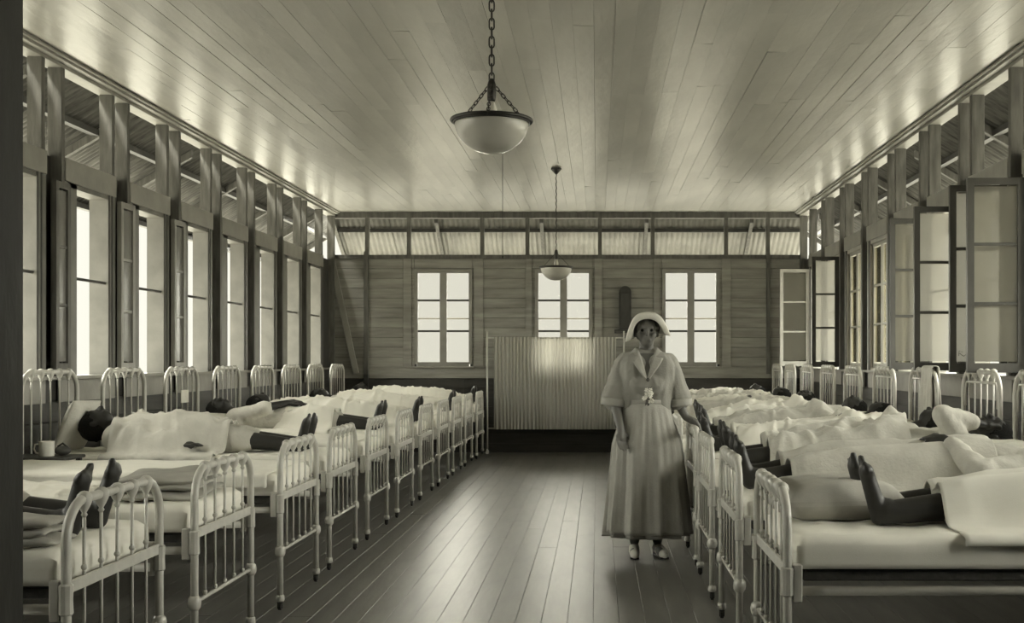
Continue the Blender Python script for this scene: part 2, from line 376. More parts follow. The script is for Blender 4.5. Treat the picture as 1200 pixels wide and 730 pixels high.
# front partition with the doorway the camera looks through
wf = link('wall_front', boxmesh(XL, -.83, 1.33, 1.43, -.1, CH+.02), M_DARKW, kind='structure')
link('partition_panel', boxmesh(1.45, XR, 1.33, 1.43, -.1, CH+.02), M_DARKW, wf)
link('partition_lintel', boxmesh(-.83, 1.45, 1.33, 1.43, 2.6, CH+.02), M_DARKW, wf)
wr_ = link('wall_rear_blocker', boxmesh(XL, XR, -1.7, -1.6, -.1, CH+.02), M_WALL, kind='structure')  # unseen wall added behind the camera to cut light from the rear
link('side_blocker', boxmesh(XL-.05, XL+.02, -1.6, 1.45, -.1, CH+.02), M_WALL, wr_); link('side_blocker', boxmesh(XR-.02, XR+.05, -1.6, 1.45, -.1, CH+.02), M_WALL, wr_)  # unseen sides added to close off light behind the doorway
dr = empty('door_1', kind='structure')
link('door_jamb', boxmesh(-.83, -.726, 1.28, 1.47, 0, 2.6), M_DARKW, dr)
link('door_jamb', boxmesh(1.35, 1.45, 1.28, 1.47, 0, 2.6), M_DARKW, dr)
link('door_head', boxmesh(-.726, 1.35, 1.28, 1.47, 2.52, 2.6), M_DARKW, dr)

# awnings of corrugated iron outside the open strip above the windows -----
def awning(name, length, place, label, MI):
    """local x along the wall, y outwards; sheets slope down away from the wall"""
    e = empty(name, place[0], place[1], label=label, cat='roof')
    wdt = .82; n = int(math.ceil(length/wdt)); w = length/n; run = 1.05; z0, z1 = 3.40, 2.78
    per = .076
    def sheet():
        bm = bmesh.new(); m = int(w/per*6); top = []
        for k in range(m+1):
            x = (w+.07)*k/m; h = .011*math.cos(2*math.pi*x/per)
            top.append((bm.verts.new((x, .02, z0+h)), bm.verts.new((x, run, z1+h))))
        for a, b in zip(top, top[1:]): bm.faces.new((a[0], b[0], b[1], a[1]))
        me = mesh(bm, True, fixn=False); o = bpy.data.objects.new('t', me); COL.objects.link(o)
        return bake(o, [('SOLIDIFY', dict(thickness=.002))])
    me = sheet()
    for i in range(n): link('corrugated_sheet', me, MI, e, (i*w, 0, vary(0, .003)))
    slope = (z1-z0)/run
    for i in range(n+1):
        x = min(max(i*w, .03), length-.03)
        bm = bmesh.new(); vs = []
        for dx in (-.025, .025):
            for y in (.06, run-.02):
                zz = z0+slope*y-.018
                vs += [bm.verts.new((x+dx, y, zz)), bm.verts.new((x+dx, y, zz-.07))]
        for f in ((0, 1, 3, 2), (4, 6, 7, 5), (0, 4, 5, 1), (2, 3, 7, 6), (0, 2, 6, 4), (1, 5, 7, 3)): bm.faces.new([vs[j] for j in f])
        if i % 2 == 0: link('rafter', mesh(bm), M_STUD, e)
        else: bm.free()
    for y in (.28, run-.05):
        zz = z0+slope*y-.02
        link('purlin', boxmesh(0, length, y-.03, y+.03, zz-.05, zz, bev=0), M_DARKW, e)
    return e
a1 = awning('corrugated_awning', D-Y0+1.3, ((XL-.05, Y0, 0), R(90)), 'corrugated iron awning on timber rafters outside the left-hand row of windows', M_IRON2)
a2 = awning('corrugated_awning', D-Y0+1.3, ((XR+.05, D+1.3, 0), R(-90)), 'corrugated iron awning outside the right-hand windows with the open glazed leaves', M_IRON2)
a3 = awning('corrugated_awning', XR-XL, ((XL, D+.08, 0), 0), 'pale corrugated iron awning seen above the three windows of the far end wall', M_IRON)
for a in (a1, a2, a3): a['group'] = 'corrugated awnings around the ward'

# ================================================================== BEDS
L = 1.93
def arch(bm, x, W, zt, r, rad, z0=.05, seg=10):
    h = W/2; pts = [(x, -h, z0), (x, -h, zt*.6)]
    for k in range(7): t = math.pi/2*k/6; pts.append((x, -h+r-r*math.cos(t), zt-r+r*math.sin(t)))
    for k in range(7): t = math.pi/2*(1-k/6); pts.append((x, h-r+r*math.cos(t), zt-r+r*math.sin(t)))
    pts += [(x, h, zt*.6), (x, h, z0)]
    tube(bm, pts, rad, seg)
def make_bed(W, inner):
    root = empty('iron_bed'); h = W/2
    for which, x, zt in (('foot', 0, .865), ('head', L, 1.235)):
        bm = bmesh.new(); arch(bm, x, W, zt, .13, .016); link(which+'_frame', mesh(bm, True), M_ENAMEL, root)
        sp = [(-h+W*(i+1)/6) for i in range(5)]
        bm = bmesh.new(); tube(bm, [(0, 0, .31), (0, 0, zt-.01)], .0058, 6)
        for zz in (.33, .64): ball(bm, (0, 0, zz), .011, 6)
        ms = mesh(bm, True)
        bm = bmesh.new()
        lathe(bm, [(.006, -.06), (.011, -.052), (.007, -.045), (.016, -.03), (.024, -.012), (.026, 0), (.023, .014), (.012, .024), (.0001, .027)], 10)
        mk = mesh(bm, True)
        for y in sp:
            link('spindle', ms, M_ENAMEL, root, (x, y, 0))
            yy = max(min(y, h-.11), -h+.11)
            link('knob', mk, M_ENAMEL, root, (x, y, zt-.002))
        sg = 1 if x == 0 else -1
        link('flat_rail', boxmesh(x-.006, x+.006, -h, h, .575, .615, bev=.002), M_ENAMEL, root)
        bm = bmesh.new(); tube(bm, [(x, -h, .31), (x, h, .31)], .009, 8); link('lower_rail', mesh(bm, True), M_ENAMEL, root)
        if inner and x > 0:
            bm = bmesh.new(); tube(bm, [(x, -h+.05, 1.0), (x, -h+.05, 1.12), (x, -h+.08, 1.165), (x, h-.08, 1.165), (x, h-.05, 1.12), (x, h-.05, 1.0)], .008, 8)
            link('inner_rail', mesh(bm, True), M_ENAMEL, root)
        for y in (-h, h):
            bm = bmesh.new(); lathe(bm, [(.017, -.03), (.026, -.018), (.029, 0), (.026, .018), (.017, .03)], 10, (x, y, .31)); link('collar', mesh(bm, True), M_ENAMEL, root)
            bm = bmesh.new(); lathe(bm, [(.017, -.05), (.023, -.045), (.021, 0), (.023, .045), (.017, .05)], 10, (x, y, .56)); 
            box(bm, *(sorted((x+sg*.018, x+sg*.05))), y-.014, y+.014, .49, .62, .004); link('corner_bracket', mesh(bm, False), M_ENAMEL, root)
            bm = bmesh.new(); lathe(bm, [(.016, .0), (.023, .005), (.023, .03), (.016, .035)], 10, (x, y, .045)); 
            c = link('foot_cap', mesh(bm, True), M_ENAMEL, root)
            bm = bmesh.new(); tube(bm, [(x-.008, y, .021), (x+.008, y, .021)], .021, 12); box(bm, x-.013, x-.009, y-.01, y+.01, .01, .048); box(bm, x+.009, x+.013, y-.01, y+.01, .01, .048)
            link('caster', mesh(bm), M_CASTER, root)
    for y in (-h+.015, h-.015):
        bm = bmesh.new(); tube(bm, [(.03, y, .525), (L-.03, y, .525)], .017, 8); link('side_rail', mesh(bm, True), M_ENAMEL, root)
    link('spring_base', boxmesh(.06, L-.06, -h+.035, h-.035, .555, .59, bev=.004), M_SPRING, root)
    return root
def dup(root):
    r = root.copy(); COL.objects.link(r)
    for ch in root.children:
        c = ch.copy(); COL.objects.link(c); c.parent = r
    return r
MT = .708                                          # top of the mattress
def wrk(x, y, sd, ang=.5, fr=9):
    c, s = math.cos(ang), math.sin(ang); u, v = x*c+y*s, -x*s+y*c
    a = 1-2*abs(noise.noise(Vector((u*fr*.33+sd, v*fr, sd*1.7))))
    b = 1-2*abs(noise.noise(Vector((u*fr+sd*3, v*fr*.7+5, sd))))
    return a*.65+b*.35
def crease(x, y, sd, ang, fr):
    c, s = math.cos(ang), math.sin(ang); u, v = x*c+y*s, -x*s+y*c
    v += .05*noise.noise(Vector((u*4, v*4, sd)))
    return max(0, 1-3.2*abs(noise.noise(Vector((u*fr*.2+sd, v*fr, sd*1.7)))))**1.3
def mattress_mesh(W, sd, amp=.006):
    h = W/2-.02; bm = bmesh.new(); nx, ny = 60, 26; r = .035; rows = []
    prof = []
    for k in range(ny+1): prof.append((-h+2*h*k/ny, MT))
    for i in range(nx+1):
        x = .035+(L-.07)*i/nx; row = []
        e = min(x-.035, L-.035-x); dz = -max(0, .03-e)**1.5*4
        for (y, z) in prof:
            ey = h-abs(y); d2 = -max(0, .03-ey)**1.5*4
            row.append(bm.verts.new((x, y, z+dz+d2+amp*(wrk(x, y, sd, 1.2, 5)+1.2*crease(x, y, sd, 1.3, 5)))))
        w2 = .006*noise.noise(Vector((x*5, sd, 0)))
        row = [bm.verts.new((x, -h-.008+w2, z)) for z in (.60, .62, .65, .68)]+row+[bm.verts.new((x, h+.008+w2, z)) for z in (.68, .65, .62, .60)]
        rows.append(row)
    for a, b in zip(rows, rows[1:]):
        for k in range(len(a)-1): bm.faces.new((a[k], a[k+1], b[k+1], b[k]))
        bm.faces.new((a[-1], a[0], b[0], b[-1]))
    bm.faces.new(rows[0][::-1]); bm.faces.new(rows[-1])
    return mesh(bm, True)
def captop(caps, X, Y, pad=.012):
    Z = np.full(X.shape, -9.0)
    for a, b, ra, rb in caps:
        ax, ay, az = a; bx, by, bz = b; dx, dy = bx-ax, by-ay; q = dx*dx+dy*dy
        t = np.zeros(X.shape) if q < 1e-9 else np.clip(((X-ax)*dx+(Y-ay)*dy)/q, 0, 1)
        r = ra+(rb-ra)*t+pad; d2 = (X-ax-dx*t)**2+(Y-ay-dy*t)**2
        Z = np.where(d2 < r*r, np.maximum(Z, az+(bz-az)*t+np.sqrt(np.maximum(r*r-d2, 0))), Z)
    return Z
def sheet_mesh(W, caps, x0, x1, sd, amp=.014, drop=.06, fr=8, ang=.6, base=MT+.006, ylim=None, rag=.03, th=.006):
    h = W/2-.005; y0, y1 = ylim if ylim else (-h-drop, h+drop)
    nx = int((x1-x0)/.010)+2; ny = int((y1-y0)/.0105)+2
    X = np.linspace(x0, x1, nx+1)[:, None]*np.ones((1, ny+1)); T = np.linspace(y0, y1, ny+1)[None, :]*np.ones((nx+1, 1))
    for j in range(ny+1):
        X[0, j] += rag*noise.noise(Vector((T[0, j]*4, sd, 1))); X[-1, j] += rag*noise.noise(Vector((T[0, j]*4, sd, 9)))
    Z = np.full(X.shape, base)
    if caps: Z = np.maximum(base, captop(caps, X, np.clip(T, -h, h)))
    for _ in range(13):
        P = np.pad(Z, 1, mode='edge'); A = (P[:-2, 1:-1]+P[2:, 1:-1]+P[1:-1, :-2]+P[1:-1, 2:])/4
        Z = np.maximum(Z-.0012, A)
    bm = bmesh.new(); V = []
    for i in range(nx+1):
        row = []
        for j in range(ny+1):
            x, t, z = float(X[i, j]), float(T[i, j]), float(Z[i, j]); lift = min(1, .45+(z-base)*12)
            big = .5+.5*noise.noise(Vector((x*2.5, t*3, sd+4)))
            w = amp*(crease(x, t, sd, ang, fr*.7)+.75*crease(x, t, sd+9, ang+1.0, fr*1.25)+.5*crease(x, t, sd+5, ang-.7, fr*2.2)+.5*noise.noise(Vector((x*5, t*5, sd))))*lift*(.45+1.2*big)
            if abs(t) > h:
                ov = abs(t)-h; s_ = 1 if t > 0 else -1
                row.append(bm.verts.new((x, s_*(h+.018+w*1.3+ov*.12), base-ov+max(0, z-base)*max(0, 1-ov*16))))
            else: row.append(bm.verts.new((x, t, z+w)))
        V.append(row)
    for a, b in zip(V, V[1:]):
        for j in range(ny): bm.faces.new((a[j], b[j], b[j+1], a[j+1]))
    me = mesh(bm, True, fixn=False); o = bpy.data.objects.new('t', me); COL.objects.link(o)
    return bake(o, [('SOLIDIFY', dict(thickness=th, offset=1))])
def pillow_mesh(lx, ly, lz, sd):
    bm = bmesh.new(); bmesh.ops.create_cube(bm, size=2); bmesh.ops.subdivide_edges(bm, edges=bm.edges, cuts=11, use_grid_fill=True)
    for v in bm.verts:
        x, y, z = v.co; e = (1-abs(x)**4)*(1-abs(y)**4)
        zz = z*(.12+.88*max(e, 0)**.45)
        w = .05*wrk(x*.3, y*.3, sd, .4, 9)*max(e, 0)
        v.co = (x*lx/2*(1-.07*(1-abs(y)**2)*0), y*ly/2, (zz+w*(1 if z > 0 else .2))*lz/2)
    return mesh(bm, True)
def roll_mesh(lx, ly, lz, sd, layers=3):
    """a blanket folded in flat layers"""
    bm = bmesh.new()
    for k in range(layers):
        z0 = -lz/2+lz*k/layers; z1 = z0+lz/layers*1.02; b2 = bmesh.new()
        bmesh.ops.create_cube(b2, size=1); bmesh.ops.subdivide_edges(b2, edges=b2.edges, cuts=7, use_grid_fill=True)
        ox, oy = random.uniform(-.02, .02), random.uniform(-.015, .015)
        for v in b2.verts:
            x, y, z = v.co; rr = 1-.10*(abs(z)*2)**2
            v.co = (x*lx*rr+ox, y*ly*rr+oy, (z0+z1)/2+z*(z1-z0)*(1-.35*(abs(x)*2)**6)+.012*noise.noise(Vector((x*3+sd, y*3, k))))
        t = bpy.data.meshes.new('t'); b2.to_mesh(t); b2.free(); bm.from_mesh(t); bpy.data.meshes.remove(t)
    return mesh(bm, True)

# ---- a lying person in bed coordinates (x from the foot rail to the head rail)
def lying(xh=1.66, y=0, sc=1.0, knee=(0, 0), arm=('side', 'side'), turn=0, feet=(0, 0), spread=.09):
    z = MT; c = {}; e = []
    hz = z+.185
    sh = [(xh-.21*sc, y+s*.165*sc, z+.105) for s in (-1, 1)]
    hp = [(xh-.70*sc, y+s*.085*sc, z+.10) for s in (-1, 1)]
    c['torso'] = [(sh[0], sh[1], .075, .075), ((xh-.27*sc, y-.08, z+.10), (xh-.68*sc, y-.07, z+.10), .095, .095), ((xh-.27*sc, y+.08, z+.10), (xh-.68*sc, y+.07, z+.10), .095, .095), ((xh-.42*sc, y, z+.105), (xh-.55*sc, y, z+.105), .10, .10)]
    c['head'] = [((xh-.10*sc, y, z+.155), (xh-.23*sc, y, z+.115), .05, .06)]
    fx = math.sin(turn); fz = math.cos(turn)
    hc = Vector((xh, y, hz)); up = Vector((0, fx, fz))          # up = way the face looks
    e = [(hc, (.105, .076, .092), (0, 0, 0)), (hc+up*.035+Vector((-.045, 0, 0)), (.055, .052, .055), (0, 0, 0))]
    side = Vector((0, fz, -fx))
    c['head'] += [(hc+up*.08+Vector((.01, 0, 0)), hc+up*.108+Vector((-.025, 0, 0)), .012, .017)]         # nose
    c['head'] += [(hc+up*.082+Vector((-.055, 0, 0))-side*.018, hc+up*.082+Vector((-.055, 0, 0))+side*.018, .012, .012)]
    c['head'] += [(hc+up*.078+Vector((.03, 0, 0))-side*.03, hc+up*.078+Vector((.03, 0, 0))+side*.03, .014, .014)]  # brow
    for s in (-1, 1): e.append((hc+side*s*.078, (.028, .012, .018), (0, 0, 0)))
    c['hair'] = (hc-up*.018+Vector((.018, 0, 0)), (.105, .086, .098))
    c['legs'] = []; c['thigh'] = []; c['feet'] = []; c['toes'] = []
    for i, s in enumerate((-1, 1)):
        kx = xh-1.10*sc; kz = z+.085; ax = xh-1.48*sc; az = z+.05; ky = y+s*spread
        if knee[i]: k = knee[i]; kz = z+.08+k; kx = xh-1.03*sc+.0*k; ax = xh-1.48*sc+.9*k*k+.10*k; 
        K = (kx, ky, kz); A = (ax, y+s*(spread+.02), az)
        c['thigh'].append((hp[i], K, .088, .062)); c['legs'].append((K, A, .06, .044))
        tl = feet[i]                                      # sideways lean of the toes
        heel = Vector(A)+Vector((-.025, 0, -.012)); ballp = Vector(A)+Vector((-.075, s*tl*.5, .155))
        c['feet'] += [(tuple(heel), tuple(Vector(A)+Vector((0, 0, .02))), .036, .036), (tuple(heel), tuple(ballp), .034, .028), (tuple(ballp+Vector((0, -.022, 0))), tuple(ballp+Vector((0, .022, 0))), .024, .022)]
        for k in range(5):
            o = (k-2)*.017*s
            bb = ballp+Vector((0, o, 0)); c['toes'].append((tuple(bb), tuple(bb+Vector((-.012, 0, .045-.006*abs(k-.5*0)*(1 if k else 0)))), .012 if k else .015, .009 if k else .013))
    c['upper'] = []; c['fore'] = []; c['hand'] = []
    for i, s in enumerate((-1, 1)):
        S_ = Vector(sh[i]); m = arm[i]
        if m == 'side': E = Vector((xh-.48*sc, y+s*.26, z+.065)); Wr = Vector((xh-.70*sc, y+s*.24, z+.06)); d = Vector((-1, 0, .05))
        elif m == 'belly': E = Vector((xh-.47*sc, y+s*.27, z+.10)); Wr = Vector((xh-.58*sc, y+s*.06, z+.235)); d = Vector((-.4, -s, -.05)).normalized()
        elif m == 'up': E = Vector((xh-.33*sc, y+s*.16, z+.30)); Wr = Vector((xh-.10, y+s*.10, z+.24)); d = Vector((1, -s*.4, -.1)).normalized()
        elif m == 'bent': E = Vector((xh-.50*sc, y+s*.20, z+.20)); Wr = Vector((xh-.68*sc, y+s*.10, z+.24)); d = Vector((-.9, -s*.3, -.2)).normalized()
        c['upper'].append((tuple(S_), tuple(E), .05, .042)); c['fore'].append((tuple(E), tuple(Wr), .040, .026))
        nrm = Vector((0, 0, 1)); sd = d.cross(nrm).normalized()
        c['hand'].append((tuple(Wr), tuple(Wr+d*.07), .024, .026)); c['hand'].append((tuple(Wr+d*.05-sd*.018), tuple(Wr+d*.05+sd*.018), .02, .02))
        for k in range(4):
            b0 = Wr+d*.075+sd*(k-1.5)*.0205; ln = (.065, .075, .07, .055)[k]
            m1 = b0+d*ln*.5+Vector((0, 0, .004)); m2 = m1+d*ln*.45-Vector((0, 0, .014))
            c['hand'] += [(tuple(b0), tuple(m1), .0098, .009), (tuple(m1), tuple(m2), .009, .008)]
        t0 = Wr+d*.02+sd*s*.024; t1 = t0+d*.035+sd*s*.026; c['hand'] += [(tuple(t0), tuple(t1), .012, .0105), (tuple(t1), tuple(t1+d*.03), .0105, .009)]
    return c, e
def infl(caps, k): return [(a, b, ra+k, rb+k) for a, b, ra, rb in caps]

# ---- bed list: side, foot x, centre y, yaw
WL, WR_ = .78, .74
bedL = make_bed(WL, False); bedR = make_bed(WR_, True)
left = []; lc = [4.06, 5.20, 6.50, 7.66, 8.86, 10.06, 11.25, 12.42, 13.55, 14.66, 15.75]
lx = [-1.68, -1.67, -1.67, -1.68, -1.68, -1.67, -1.66, -1.65, -1.64, -1.63, -1.60]
rc = [4.34, 5.55, 6.74, 7.76, 9.12, 10.32, 11.55, 12.75, 13.9, 14.98, 16.0]
rx = [.65, .635, .63, .635, .63, .62, .61, .60, .58, .56, .55]
ordn = ['nearest', 'second', 'third', 'fourth', 'fifth', 'sixth', 'seventh', 'eighth', 'ninth', 'tenth', 'farthest']
PL = {}
def frame_of(side, i):
    if side == 'L': return Matrix.Translation((lx[i], lc[i], 0)) @ Matrix.Rotation(math.pi, 4, 'Z')
    return Matrix.Translation((rx[i], rc[i], 0))
def put(o, side, i):
    o.location = (lx[i], lc[i], 0) if side == 'L' else (rx[i], rc[i], 0)
    o.rotation_euler = (0, 0, math.pi if side == 'L' else 0)
    return o
matt = {('L', k): mattress_mesh(WL, 3.1+k) for k in range(3)}; matt.update({('R', k): mattress_mesh(WR_, 7.7+k) for k in range(3)})
pil = [pillow_mesh(.40, .58, .17, k*3.3) for k in range(3)]
SD = {'L': 'left', 'R': 'right'}
for side in 'LR':
    for i in range(11):
        proto = bedL if side == 'L' else bedR
        o = proto if i == 0 else dup(proto); put(o, side, i)
        tag(o, 'white enamelled iron bed with arched spindle ends, %s from the camera in the %s row' % (ordn[i], SD[side]), 'bed', 'iron beds of the %s row' % SD[side])
        o = put(link('mattress', matt[(side, i % 3)], M_TICK), side, i)
        tag(o, 'pale cotton-covered mattress on the %s bed from the camera in the %s row' % (ordn[i], SD[side]), 'mattress', 'mattresses of the %s row' % SD[side])
        # pillow
        if (side, i) not in (('L', 2), ('L', 3)):
            fm = frame_of(side, i); p = fm @ Vector((1.67, vary(0, .02), MT+.065))
            o = link('pillow', pil[i % 3], M_SHEET, None, p, (0, 0, vary(0, .08)+(math.pi if side == 'L' else 0)))
            tag(o, 'flat white pillow at the wall end of the %s bed in the %s row' % (ordn[i], SD[side]), 'pillow', 'pillows of the %s row' % SD[side])

SKIN_CACHE = {}
def patient(side, i, label, seed, gown=True, gl='knee', vox=.009, **kw):
    c, e = lying(**kw)
    body = blob(c['torso']+c['head']+c['thigh']+c['legs']+c['feet']+c['toes']+c['upper']+c['fore']+c['hand'], e, vox, 2)
    p = put(link('person', body, M_SKIN), side, i); tag(p, label, 'person', 'patients lying in the beds')
    hc, hr = c['hair']; bm = bmesh.new(); bmesh.ops.create_uvsphere(bm, u_segments=24, v_segments=16, radius=1, matrix=Matrix.Translation(hc) @ Matrix.Diagonal((*hr, 1)))
    for v in bm.verts: v.co += (v.co-hc).normalized()*.008*noise.noise(v.co*45)
    h = link('hair', mesh(bm, True), M_HAIR, p)
    if gown:
        g = infl(c['torso'], .014)+infl(c['upper'], .016)+[(a, tuple(Vector(a).lerp(Vector(b), .75)), ra+.016, rb+.022) for a, b, ra, rb in c['fore'] if gl != 'short']
        g += infl(c['thigh'], .018)
        if gl == 'trousers': g += [(a, tuple(Vector(a).lerp(Vector(b), .3)), ra+.018, rb+.024) for a, b, ra, rb in c['legs']]
        link('gown', blob(g, (), .012, 3, .007, seed), M_GOWN, p)
    return p, c
def cover(side, i, c, x0, x1, seed, label, mm=None, name='bed_sheet', cat='sheet', parts=('torso', 'thigh', 'legs', 'upper', 'fore'), **kw):
    caps = []
    for k in parts: caps += infl(c[k], .012) if c else []
    o = put(link(name, sheet_mesh(WL if side == 'L' else WR_, caps, x0, x1, seed, **kw), mm or M_SHEET), side, i)
    tag(o, label, cat, 'sheets drawn over the patients'); return o

# ----- left row
_, c = patient('L', 0, 'dark-skinned patient on the nearest left bed, bare feet together by the foot rail', 1, xh=1.62, knee=(0, 0), feet=(.02, .03), gl='trousers')
cover('L', 0, c, .72, 1.3, 1.1, 'white sheet over the patient on the nearest left bed', drop=.03)
def folded(side, i, x, y, dims, label, mm, z=MT, rz=0, lay=3):
    p = frame_of(side, i) @ Vector((x, y, z+dims[2]/2+.008))
    o = link('folded_blanket', roll_mesh(*dims, random.random()*9, lay), mm, None, p, (0, 0, rz)); tag(o, label, 'blanket', 'blankets folded at the foot of beds'); return o
folded('L', 0, .22, .27, (.30, .2, .09), 'dull grey blanket folded beside the feet on the nearest left bed', M_BLANK)
folded('L', 1, .24, .0, (.34, .55, .10), 'grey blanket folded in layers at the foot of the second left bed', M_BLANK, rz=.12)
cover('L', 1, None, .42, 1.6, 2.4, 'white sheet turned back on the empty second left bed', amp=.03, drop=.05, fr=5)
cover('L', 2, None, .06, 1.80, 3.9, 'smooth bright white sheet spread over the empty third left bed', amp=.008, drop=.07, fr=4)
pp, c = patient('L', 3, 'reclining patient in pale gown, bare shins out, on the fourth left bed', 4, xh=1.62, sc=.9, arm=('belly', 'side'), knee=(0, 0), spread=.06, feet=(.02, .06))
cover('L', 3, c, .72, 1.42, 4.4, 'rumpled grey-white sheet wrapped round the hips of the patient on the fourth left bed', mm=M_GOWN, amp=.028, drop=.05, fr=6, ang=.9)
p = frame_of('L', 3) @ Vector((1.77, -.04, MT+.17))
o = link('pillow', pillow_mesh(.36, .36, .09, 2.2), M_GOWN, None, p, (R(4), R(68), math.pi)); tag(o, 'white pillow stood upright against the head rail of the fourth left bed', 'pillow')
cover('L', 4, None, .08, 1.5, 5.5, 'flat white sheet on the empty fifth left bed', amp=.016, drop=.05, fr=6)
_, c = patient('L', 5, 'patient on the sixth left bed with one bare arm bent up beside a white cloth', 6, xh=1.60, sc=.9, arm=('bent', 'bent'), gl='short', turn=.6)
cover('L', 5, c, .58, 1.28, 6.6, 'wrinkled white sheet over the legs of the patient with the bent bare arm', parts=('thigh', 'legs'), amp=.022, drop=.05)
_, c = patient('L', 6, 'patient propped on a grey pillow on the seventh left bed', 7, xh=1.62, turn=-.5, vox=.012)
cover('L', 6, c, .12, 1.38, 7.2, 'crumpled white sheet over the patient on the seventh left bed', amp=.02, drop=.05)
cover('L', 7, None, .1, 1.5, 8.2, 'loosely heaped white sheet on the empty eighth left bed', amp=.026, drop=.05, fr=5)
_, c = patient('L', 8, 'patient with the head turned to the windows on the ninth left bed', 9, xh=1.6, turn=.8, vox=.012)
cover('L', 8, c, .15, 1.36, 9.2, 'crumpled white sheet over the patient on the ninth left bed', amp=.02, drop=.05)
cover('L', 9, None, .1, 1.5, 9.9, 'uneven white sheet on the empty tenth left bed', amp=.022, drop=.05, fr=5)
_, c = patient('L', 10, 'patient lying under a white sheet on the farthest left bed', 11, xh=1.62, knee=(.02, .05), vox=.012)
cover('L', 10, c, .1, 1.42, 10.9, 'white sheet humped over the patient on the farthest left bed', amp=.02, drop=.05)
# ----- right row
_, c = patient('R', 0, 'patient with bare dark feet up beside a grey blanket, nearest right bed', 21, xh=1.80, sc=.94, feet=(0, .03), gl='trousers', spread=.07)
cover('R', 0, c, .60, 1.52, 21.3, 'white sheet over the legs of the patient on the nearest right bed', amp=.008, drop=.03, fr=4)
p = frame_of('R', 0) @ Vector((.26, .18, MT+.075))
o = link('folded_blanket', pillow_mesh(.46, .42, .16, 5), M_BLANK, None, p, (0, 0, .15)); tag(o, 'soft grey blanket rolled at the foot of the nearest right bed', 'blanket', 'blankets folded at the foot of beds')
_, c = patient('R', 1, 'patient with big bare feet at the rail of the second right bed', 22, xh=1.58, knee=(.03, .05), feet=(.0, .02), arm=('belly', 'belly'), turn=.4)
cover('R', 1, c, .26, 1.22, 22.3, 'thick pale blanket over the patient on the second right bed', mm=M_GOWN, amp=.012, drop=.10, fr=5, parts=('thigh', 'legs', 'torso'))
_, c = patient('R', 2, 'patient on the third right bed raising a white-sleeved bent arm', 23, xh=1.66, arm=('up', 'belly'), feet=(.0, .03), turn=-.3)
cover('R', 2, c, .34, 1.15, 23.3, 'wrinkled sheet over the patient with the raised white sleeve', mm=M_GOWN, amp=.03, drop=.06, fr=6, ang=1.0)
_, c = patient('R', 3, 'patient on the fourth right bed, bare feet against the rail the nurse holds', 24, xh=1.62, turn=.5, arm=('belly', 'belly'))
cover('R', 3, c, .28, 1.32, 24.3, 'wrinkled white sheet over the patient on the fourth right bed', amp=.022, drop=.05, ang=.2)
txt = ['fifth', 'sixth', 'seventh', 'eighth', 'ninth', 'tenth']
for k, i in enumerate(range(4, 10)):
    _, c = patient('R', i, 'patient seen as a dark head on the pillow of the %s right bed' % txt[k], 25+i, xh=(1.6, 1.66, 1.45, 1.68, 1.62, 1.5)[k], sc=.9, turn=(.7, -.4, .3, -.8, .5, 0)[k], knee=((0, 0), (.05, .08), (0, 0), (.04, .02), (0, .07), (0, 0))[k], arm=(('belly', 'belly'), ('belly', 'side'), ('side', 'belly'), ('belly', 'side'), ('side', 'side'), ('side', 'side'))[k], vox=.012)
    cover('R', i, c, .15 if i > 4 else .3, 1.3, 30.3+i*1.7, 'rumpled white sheet over the patient on the %s right bed' % txt[k], amp=.022, drop=.05, ang=.3*k, mm=M_SHEET if k % 2 else M_GOWN)
cover('R', 10, None, .1, 1.6, 50.2, 'crumpled white sheet on the empty farthest right bed', amp=.026, drop=.05, fr=5)

# towel on the head rail of the fifth right bed
def towel(side, i, y0, y1, zt, la, lb, label):
    bm = bmesh.new(); nx = 14; prof = []
    for k in range(9): prof.append((.026, zt-la+la*k/9*1.0))
    for k in range(7): t = math.pi*k/6; prof.append((.026*math.cos(t), zt+.006+.022*math.sin(t)))
    for k in range(1, 10): prof.append((-.026, zt-lb*k/9))
    rows = []
    for j in range(nx+1):
        y = y0+(y1-y0)*j/nx; row = []
        for k, (x, z) in enumerate(prof):
            d = max(0, zt-z); row.append(bm.verts.new((L+x+(.018*math.sin(j*1.7)*min(1, d*5)+.01*noise.noise(Vector((y*20, z*5, 3))))*(1 if x > 0 else -1)*1, y+(y-(y0+y1)/2)*(-.15+d*.35), z)))
        rows.append(row)
    for a, b in zip(rows, rows[1:]):
        for k in range(len(prof)-1): bm.faces.new((a[k], a[k+1], b[k+1], b[k]))
    me = mesh(bm, True, fixn=False); o = bpy.data.objects.new('t', me); COL.objects.link(o)
    me = bake(o, [('SOLIDIFY', dict(thickness=.005))])
    tag(put(link('towel', me, M_GOWN), side, i), label, 'towel')
towel('R', 4, -.36, -.02, 1.24, .42, .46, 'long pale towel slung over the head rail of a right-hand bed')

